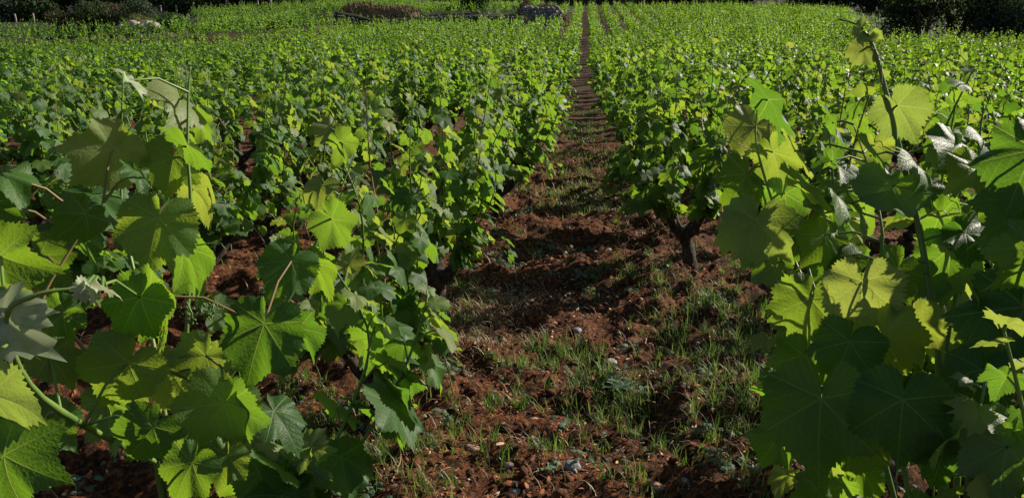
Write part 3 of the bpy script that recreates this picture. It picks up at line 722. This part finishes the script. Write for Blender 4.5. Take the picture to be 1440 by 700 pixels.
GC = [(762, 505, .10, 90), (800, 505, .09, 80), (850, 560, .12, 150), (840, 530, .08, 60), (880, 575, .08, 60), (1000, 420, .18, 160), (1030, 440, .18, 160), (960, 500, .15, 120), (1000, 490, .2, 160),
      (1050, 500, .16, 120), (1020, 560, .12, 80), (640, 440, .14, 100), (610, 480, .12, 90), (470, 640, .12, 140), (540, 650, .12, 110), (500, 600, .10, 90), (430, 560, .12, 80), (600, 560, .08, 30),
      (700, 570, .06, 26), (645, 600, .05, 22), (735, 580, .06, 30), (575, 690, .10, 70), (760, 640, .08, 40), (700, 640, .07, 36), (850, 620, .08, 50), (985, 600, .08, 40), (1000, 650, .10, 50), (1060, 600, .10, 60),
      (900, 370, .25, 90), (880, 400, .15, 70), (760, 240, .45, 220), (850, 250, .45, 260), (800, 215, .45, 180), (820, 180, .5, 150), (900, 270, .35, 120), (720, 260, .35, 120), (740, 345, .15, 30), (930, 470, .10, 60),
      (650, 410, .1, 50), (980, 545, .12, 60), (1080, 560, .12, 80), (390, 620, .12, 90), (410, 690, .12, 90), (620, 660, .07, 30), (890, 690, .06, 30), (1100, 690, .1, 60), (940, 640, .05, 16), (720, 515, .05, 24),
      (810, 150, .6, 120), (815, 120, .7, 120), (1040, 380, .15, 100), (350, 640, .12, 60), (700, 520, .05, 20), (830, 590, .08, 40)]
def grass_items(rs):
    out = []
    for px, py, r, n in GC:
        g = G(px, py); r = r*.75
        for _ in range(int(n*3.2)):
            if _ % 14 == 0: cx_, cy_ = rs.gauss(0, r), rs.gauss(0, r*1.1)
            out.append((g.x+cx_+rs.gauss(0, .014), g.y+cy_+rs.gauss(0, .014)))
    for _ in range(200):                 # thin loose grass along the rows and everywhere
        x = rs.choice([ROW0, ROW0-S, ROW0-2*S, ROW0+S])+rs.gauss(0, .2); y = 1+8*rs.random()
        for k in range(6): out.append((x+rs.gauss(0, .02), y+rs.gauss(0, .02)))
    return out
blades('grass', 'fresh green grass growing in tufts on the path', GRASS, 'grass', grass_items, 4, lambda r: .02+.075*r.random()**1.7, .0036, lambda r: r.uniform(.1, .98), 4)
def lane_grass(rs):
    out = []
    while len(out) < 9000:
        y = 6+14*rs.random()**1.3; k = rs.choice([-1, -1, 0, 0, 0, 0, 1, 2]); x = ROW0+(k-.5)*S+rs.gauss(0, .28)
        if float(vnoise(x*1.3, y*.9, 44)) < .5: continue
        for _ in range(5): out.append((x+rs.gauss(0, .07), y+rs.gauss(0, .12)))
    return out
blades('lane_grass', 'patchy short grass farther up between the rows', GRASS, 'grass', lane_grass, 14, lambda r: .02+.06*r.random()**1.5, .008, lambda r: r.uniform(.3, .98), 2)
def straw_items(rs):
    out = []
    for px, py, r, n in [(700, 430, .13, 700), (660, 450, .14, 900), (625, 470, .12, 320), (690, 480, .12, 320), (640, 500, .12, 300), (740, 400, .12, 60), (560, 640, .1, 60), (1000, 560, .12, 60), (890, 530, .08, 50)]:
        g = G(px, py)
        for _ in range(n): out.append((g.x+rs.gauss(0, r), g.y+rs.gauss(0, r)))
    for _ in range(5200): out.append(lane(rs, 1, 7))
    return out
blades('straw', 'dry straw and dead stalks matted on the soil', STRAW, 'straw', straw_items, 6, lambda r: .015+.085*r.random()**2, .0027, lambda r: r.uniform(.93, 1.12), 4)

def weed_clumps(rs):
    if rs.random() < .06 or not hasattr(weed_clumps, 'c'):
        weed_clumps.c = (rs.choice([ROW0, ROW0, ROW0-S, ROW0-S, ROW0-1.6*S, 0])+rs.gauss(0, .22), .95+5.5*rs.random()**1.3, rs.uniform(.02, .08))
    c = weed_clumps.c; return c[0]+rs.gauss(0, c[2]), c[1]+rs.gauss(0, c[2])
wl = [(LOW2[0]*[.7+.1*k, 1, 1.4], LOW2[1]) for k in range(4)]
scatter('ground_weeds', 'small broad-leaved weeds in low patches along the rows', WEED, 3200, wl, lambda r: .006+.012*r.random(), weed_clumps, 31, -3.2, 'weeds', True)
# stones one can point at
ST = [(728, 694, 24, 0, 'pale rounded stone at the bottom edge of the picture, in the middle of the path'), (806, 658, 27, 2, 'largest grey stone near the bottom of the path, in the soil'),
      (661, 633, 24, 1, 'pinkish angular stone between grass tufts low on the left of the path'), (716, 656, 17, 0, 'small white chip of stone left of the large grey stone'),
      (690, 560, 19, 2, 'flat greyish stone on the left half of the path, middle distance'), (857, 516, 28, 0, 'long pale stone lying beside the silvery weed'),
      (1064, 664, 26, 2, 'round grey stone in shade beside the nearest right vine'), (921, 686, 25, 1, 'flat pink stone at the bottom of the path right of centre'),
      (811, 466, 15, 2, 'grey stone half sunk in shade behind the silvery weed'), (962, 678, 18, 2, 'egg-shaped grey stone in the grass at the bottom right of the path'),
      (812, 601, 15, 1, 'orange-brown stone next to the fresh grass tuft'), (508, 690, 26, 1, 'pink stone at the lower left under the vine leaves'),
      (1045, 601, 14, 1, 'small pink stone in a grass tuft near the right row'), (800, 492, 11, 0, 'small pale stone just above the grass tufts'), (740, 410, 12, 2, 'small grey stone in the shaded furrow'),
      (822, 375, 12, 2, 'grey stone on the dark ridge across the path'), (855, 352, 10, 0, 'light pebble on the shaded band farther up the path'), (790, 294, 8, 0, 'small light stone well up the path'),
      (1004, 418, 12, 1, 'brown stone by the right row in the grass'), (875, 300, 7, 2, 'tiny grey stone far up the path')]
for i, (px, py, d, k, lb_) in enumerate(ST):
    g = G(px, py); z = (g-CAM).dot(cf); r = d/2*z/FPX*1.05; v, f = rock_arrays(random.Random(300+i), 2)
    o = mesh_obj('stone', v*r, f, [STONE, STONE_PINK, STONE_GREY][k], smooth=False); o.location = (g.x, g.y, g.z+r*.25)
    o.rotation_euler = (0, 0, i*1.7); tag(o, lb_, 'stone', 'stones on the path')
for px, py, s, mt, rz, lb_ in [(905, 457, .020, REDLEAF, .4, 'bright red fallen leaf on the right half of the path'), (876, 601, .014, REDLEAF, 2, 'small red fallen leaf below the grass tuft'),
                              (702, 678, .016, REDLEAF, 1, 'dark red fallen leaf between the two stones at the bottom'), (503, 508, .022, YELLOWLEAF, 2.4, 'yellow fallen leaf beside the bent trunk on the left'),
                              (523, 612, .03, REDLEAF, 4, 'rusty red fallen leaf under the second vine on the left')]:
    me = leaf_mesh('fallen_leaf_shape', 22, [.5, 1], True, int(px), curl=.8, fold=.5, wave=.15, mat=mt)
    g = G(px, py); o = bpy.data.objects.new('fallen_leaf', me); C.objects.link(o); o.location = (g.x, g.y, g.z+.012); o.rotation_euler = (.5, .2, rz); o.scale = (s*1.3,)*3
    tag(o, lb_, 'leaf')
for (a, b_, r, lb_) in [((911, 478), (890, 516), .0028, 'pale dry twig leaning in the middle of the path'), ((575, 490), (648, 528), .002, 'thin grey stalk across the straw on the left'),
                        ((545, 700), (566, 640), .0022, 'reddish dry stalk at the bottom left of the path')]:
    p0 = G(*a); p1 = G(*b_); mb = MB(); mid = (p0+p1)*.5+Vector((.01, 0, .03)); pp = spline([p0+Vector((0, 0, .02)), mid, p1+Vector((0, 0, .008))], 4)
    mb.tube([q+Vector((random.uniform(-.003, .003), 0, random.uniform(-.003, .003))) for q in pp], [r*(1.2-.07*i) for i in range(len(pp))], 5); mb.obj('twig', STRAW); tag(C.objects[-1], lb_, 'twig')
# weeds
wm = leaf_mesh('weed_leaf_shape', 14, [.5, 1], True, 3, curl=.3, fold=.3, mat=WEED)
for px, py, n, s, lb_ in [(872, 548, 16, .026, 'silvery broad-leaved weed in the middle of the path'), (470, 585, 14, .02, 'grey-green weed in the shade behind the nearest left vine'), (120, 690, 10, .02, 'small weed at the bottom left corner under the vine'),
                          (905, 560, 9, .016, 'low weed right of the silvery one'), (690, 415, 8, .02, 'leafy weed at the foot of the left row')]:
    g = G(px, py); rt = empty('weed', g); tag(rt, lb_, 'weed'); rw = random.Random(px)
    for i in range(n):
        a = i*2.4; o = Vector((math.cos(a), math.sin(a), 0)); d = s*(.8+1.8*i/n)
        lo = bpy.data.objects.new('leaf', wm); C.objects.link(lo); lo.parent = rt
        M = frame(o+Vector((0, 0, rw.uniform(-.3, .6))), Vector((0, 0, 1))+o*.2).to_4x4(); M.translation = o*d*.8+Vector((0, 0, .012+rw.random()*.03)); lo.matrix_local = M @ Matrix.Diagonal((s*.7, s*rw.uniform(.8, 1.3), s, 1))
    mb = MB()
    for i in range(n):
        a = i*2.4; o = Vector((math.cos(a), math.sin(a), 0)); d = s*(.8+1.8*i/n); mb.tube([Vector((0, 0, -.005)), o*d*.8+Vector((0, 0, .02))], [.0015, .001], 4)
    mb.obj('stem', SHOOT, rt)

# ------------------------------------------------------------------ background: trees, shrubs, mounds, walls, posts
def crown_arrays(rs, rx, ry, rz, n, leaf, lobes=9):
    L = []
    for _ in range(lobes):
        a = rs.uniform(0, 6.28); q = rs.uniform(.2, .62); L.append((rx*q*math.cos(a), ry*q*math.sin(a), rz*rs.uniform(-.45, .55), rs.uniform(.38, .6)))
    Vs = np.zeros((n, 4, 3)); A = np.zeros((n, 4))
    for i in range(n):
        c = rs.choice(L); d = Vector((rs.gauss(0, 1), rs.gauss(0, 1), rs.gauss(0, 1))).normalized(); rr = rs.random()**.25*c[3]*rs.uniform(.85, 1.1)
        p = Vector((c[0]+d.x*rr*rx, c[1]+d.y*rr*ry, c[2]+d.z*rr*rz)); nn = (d+Vector((rs.gauss(0, .6), rs.gauss(0, .6), rs.gauss(0, .6)+.3))).normalized()
        t = nn.orthogonal().normalized(); t = Matrix.Rotation(rs.uniform(0, 6.28), 3, nn) @ t; u = nn.cross(t); s = leaf*rs.uniform(.5, 1.2)
        Vs[i] = [tuple(p+t*s), tuple(p+u*s*.55+nn*s*.2), tuple(p-t*s*.8), tuple(p-u*s*.55-nn*s*.1)]; A[i] = min(1, max(0, rs.gauss(.45, .28)))
    return Vs.reshape(-1, 3), np.arange(n*4).reshape(n, 4), A.ravel()
def bush(px, D, wid, hgt, label, mat, n=2500, leaf=.12, name='shrub', cat='shrub', group=None, x=None, trunk=-.15, seed=0, dz=0):
    if x is None:
        g = P(px, 50, 1)-CAM; x = g.x/g.y*D
    rs = random.Random(seed+int(px)); rt = empty(name, (x, D, float(base_h(x, D))+dz)); tag(rt, label, cat, group)
    v, f, a = crown_arrays(rs, wid/2, wid/2*.8, hgt/2*1.15, n, leaf); v = v+[0, 0, trunk+hgt/2]
    v[:, 2] = np.maximum(v[:, 2], .02)
    mesh_obj('crown', v, f, mat, rt, attrs={'rnd': a})
    mb = MB()
    for i in range(4):
        a = i*1.6+rs.random(); mb.tube(spline([Vector((0, 0, -.2)), Vector((math.cos(a)*.08*wid, math.sin(a)*.08*wid, hgt*.3)), Vector((math.cos(a)*.22*wid, math.sin(a)*.2*wid, hgt*.75))], 3), [.03*wid*(1-.12*j) for j in range(7)], 6)
    mb.obj('trunk', BARK, rt)
    return rt
bush(1296, 44.5, 4.2, 3.8, 'dark rounded shrub at the left end of the clump on the right edge', CROWN, 5000, .10, seed=1)
bush(1345, 46.5, 6.5, 5.0, 'dark bushy tree behind the right side of the vineyard', CROWN, 7000, .11, 'tree', 'tree', seed=2)
bush(1402, 44, 5.0, 4.2, 'blackish shrub in the middle of the clump on the right edge', CROWN, 5000, .10, seed=3)
bush(1440, 42.5, 4.4, 3.0, 'greyish-green shrub at the right edge of the picture', CROWN_BLUE, 5000, .09, seed=4)
bush(1500, 45, 5, 4.5, 'dark tree just beyond the right edge', CROWN, 5000, .12, 'tree', 'tree', seed=5)
kinds = ['dark spreading tree %s' , 'dense evergreen tree %s', 'low dark tree %s']
TL = [(5, 90, 6, 3.2, 'standing low behind the leftmost fence post'), (60, 91, 6, 3.4, 'standing low behind the second fence post'), (300, 92, 8, 3.6, 'standing low behind the fourth post right of the mound'), (370, 93, 8, 3.4, 'standing low by the thick last fence post'), (-30, 95, 9, 8, 'at the far left corner'), (50, 97, 9, 8, 'behind the three left fence posts'), (120, 96, 8, 7, 'behind the left end of the mound'), (190, 99, 9, 8, 'behind the brushy mound'), (255, 97, 8, 7, 'behind the second fence post right of the mound'),
      (320, 99, 9, 8, 'behind the middle of the right fence posts'), (390, 102, 9, 7, 'behind the last fence post'), (460, 104, 9, 7, 'above the long grassy bank'), (540, 107, 9, 7, 'far behind the grassy bank'), (620, 108, 9, 6, 'left of the round green shrub at the top'),
      (700, 108, 9, 6, 'right of the round green shrub at the top'), (790, 108, 9, 6, 'at the left end of the top of the path'), (870, 108, 9, 6, 'at the top beyond the right side of the path'), (960, 105, 9, 6, 'at the top beyond the fifth row on the right'), (1050, 104, 9, 6, 'at the top right of centre'),
      (1140, 102, 9, 6, 'at the top behind the tall shoot'), (1220, 100, 9, 6, 'at the top just left of the tall shoot tip'), (1300, 98, 9, 7, 'behind the dark shrub clump')]
for i, (px, D, wd, hg, l) in enumerate(TL):
    bush(px, D, wd*1.35, hg*1.1, kinds[i % 3] % l, CROWN if i % 4 else CROWN_BLUE, 5500, .26, 'tree', 'tree', 'trees along the top of the vineyard', trunk=-.6, seed=20+i)
bush(672, 66, 3.2, 2.2, 'round fresh green shrub standing above the dark wall', CROWN_GREEN, 3500, .09, seed=50)
for i, (px, D, wd, hg, mt, l) in enumerate([(95, 52, 2.6, 1.5, CROWN_BROWN, 'reddish-brown shrub at the left foot of the brushy mound'), (130, 53, 3, 2.1, CROWN, 'dark shrub on the left of the brushy mound'), (165, 55, 3.6, 2.6, CROWN_BROWN, 'brownish shrub on top of the brushy mound'),
                                       (200, 55, 3.4, 2.3, CROWN_BLUE, 'grey-green shrub on the right slope of the brushy mound'), (235, 56, 3.0, 1.4, CROWN_GREEN, 'low green shrub at the right end of the brushy mound')]):
    bush(px, D, wd, hg, l, mt, 2600, .09, seed=60+i, trunk=0, dz=.3)
# wild grass on the uncultivated ground
def wild_items(rs):
    out = []
    while len(out) < 9000:
        y = rs.uniform(38.5, 100); x = rs.uniform(-.62*y, .58*y)
        if y < 61 and -.5*y+2 < x < 14: continue
        if y < 87 and not in_gap(x, y): continue
        for k in range(4): out.append((x+rs.gauss(0, .08), y+rs.gauss(0, .08)))
    return out
blades('wild_grass', 'rough wild grass on the banks around the vineyard', GRASS, 'grass', wild_items, 12, lambda r: .15+.45*r.random()**2, .07, lambda r: r.uniform(.1, .8), 2)
# mounds
def mound(px0, px1, D, hgt, label, mat, depth=2.0, seed=0, name='earth_bank', cat='bank'):
    g0 = P(px0, 50, 1)-CAM; g1 = P(px1, 50, 1)-CAM; x0 = g0.x/g0.y*D; x1 = g1.x/g1.y*D; nx_, ny_ = 60, 16; V = []; F = []
    for j in range(ny_+1):
        for i in range(nx_+1):
            u = i/nx_; v = j/ny_; x = x0+(x1-x0)*u; y = D+(v-.5)*depth
            e = (math.sin(math.pi*min(1, max(0, u)))**.45)*(math.sin(math.pi*v)**.7)
            h = hgt*e*(.75+.5*float(vnoise(x*.6+seed, y*.5)))*(.9+.2*float(vnoise(x*3, y*3, seed)))
            V.append((x, y, float(base_h(x, D-depth/2))-.15+h))
    for j in range(ny_):
        for i in range(nx_): a = j*(nx_+1)+i; F.append((a, a+1, a+nx_+2, a+nx_+1))
    o = mesh_obj(name, V, F, mat, attrs={'rnd': [float(vnoise(v[0]*5, v[1]*5+v[2]*9, 8)) for v in V]}); tag(o, label, cat)
    rs = random.Random(seed+1); mb = MB()
    for i in range(2600):
        p = Vector(rs.choice(V)) + Vector((rs.gauss(0, .12), rs.gauss(0, .12), -.03)); L = rs.uniform(.08, .38); a = rs.uniform(0, 6.28); d = Vector((math.cos(a), math.sin(a), 0))
        q = Vector((-d.y, d.x, 0))*.03
        mb.add([p-q, p+q, p+d*L*.5+Vector((0, 0, L))], [(0, 1, 2)], rs.random())
    g_ = mb.obj('grass_cover', GRASS if mat is CROWN_BROWN else DRYGRASS, o); g_['kind'] = 'stuff'
    return o
mound(75, 240, 54.5, 1.9, 'long brushy mound of earth at the upper left', CROWN_BROWN, 4, 3)
mound(482, 592, 64.5, 1.15, 'low bank with dry brown grass at the top centre', DRYGRASS, 2.2, 5)
mound(728, 795, 64.0, 1.5, 'short bank topped with dry grass right of the green shrub', DRYGRASS, 2.0, 7)
# stone walls: single stones along the face
WALLROCK = simple('shade_painted_wall_stone', [(.3, (.03, .03, .03)), (.55, (.08, .08, .08)), (.75, (.16, .15, .14))], 8, .95, .7, .02)  # shade on the backlit wall face is put into this darkened stone colour
def wall(px0, px1, D, hgt, label, mat, per=.34, seed=0, dz=0, limit=290):
    g0 = P(px0, 50, 1)-CAM; g1 = P(px1, 50, 1)-CAM; x0 = g0.x/g0.y*D; x1 = g1.x/g1.y*D
    rt = empty('dry_stone_wall', ((x0+x1)/2, D, float(base_h((x0+x1)/2, D-.8))+dz)); tag(rt, label, 'wall'); rs = random.Random(seed)
    shp = [mesh_obj('stone', *rock_arrays(rs, 1, .9), mat, smooth=False) for _ in range(6)]; md = [o.data for o in shp]
    for o in shp: bpy.data.objects.remove(o)
    rows = max(2, int(hgt/(per*.52))); n = 0
    for r in range(rows):
        x = x0+rs.random()*per
        while x < x1 and n < limit:
            s = per*rs.uniform(.45, .8); o = bpy.data.objects.new('stone', rs.choice(md)); C.objects.link(o); o.parent = rt
            o.location = (x-(x0+x1)/2, rs.uniform(-.06, .06), float(base_h(x, D-.8))-float(base_h((x0+x1)/2, D-.8))+(r+.4)*per*.52); o.rotation_euler = (rs.uniform(-.3, .3), rs.uniform(-.3, .3), rs.uniform(0, 6.28)); o.scale = (s, s*.8, s*.75)
            x += per*rs.uniform(.8, 1.1); n += 1
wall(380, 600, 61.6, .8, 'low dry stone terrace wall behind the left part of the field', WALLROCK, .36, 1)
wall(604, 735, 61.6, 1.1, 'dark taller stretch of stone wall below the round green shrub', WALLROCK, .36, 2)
wall(738, 790, 61.2, 1.7, 'pale bluish stone wall end beside the path rows', STONE_GREY, .44, 3)
rk = random.Random(4)
for i, (px, D, s, l) in enumerate([(183, 47.5, .34, 'white rubble stone at the left of the heap below the mound'), (192, 47.6, .42, 'largest pale stone of the heap below the mound'), (201, 47.4, .3, 'pinkish stone in the middle of the rubble heap'), (209, 47.6, .34, 'white stone right of the pinkish one in the heap'), (217, 47.5, .3, 'pale stone at the right end of the rubble heap'), (172, 47.8, .26, 'small grey stone left of the rubble heap')]):
    g = P(px, 50, 1)-CAM; x = g.x/g.y*D; v, f = rock_arrays(rk, 2); o = mesh_obj('rubble_stone', v*s*1.4, f, STONE, smooth=False); o.location = (x, D, float(base_h(x, D))+s*.3+.55); tag(o, l, 'stone', 'rubble stones below the mound')
FP = [(24, 20, 35, 'leftmost grey fence post'), (49, 19, 33, 'whitest fence post, second from the left'), (77, 17, 29, 'third fence post from the left'), (102, 20, 27, 'short fence post just left of the mound'), (227, 8, 17, 'first fence post right of the mound'), (249, 7, 20, 'second fence post right of the mound'), (274, 4, 16, 'third fence post right of the mound'), (298, 3, 15, 'fourth fence post right of the mound'), (319, 1, 12, 'fifth fence post right of the mound'), (341, 0, 10, 'sixth fence post right of the mound'), (363, -2, 8, 'seventh fence post right of the mound'), (381, -4, 9, 'thick last fence post on the right')]
for i, (px, y0, y1, l) in enumerate(FP):
    D = 88; p1 = P(px, y1+6, D); p0 = P(px, y0, D); x, y = p1.x, p1.y; zb = float(base_h(x, y)); 
    mb = MB(); hh = p0.z-zb
    mb.tube([Vector((0, 0, -.3)), Vector((.02, 0, hh*.5)), Vector((.03*(i % 3-1), 0, hh-.04)), Vector((.03*(i % 3-1), 0, hh))], [.10, .095, .09, .05], 7, knob=.12); o = mb.obj('fence_post', WOOD); o.location = (x, y, zb); tag(o, l, 'fence post', 'fence posts along the top left')
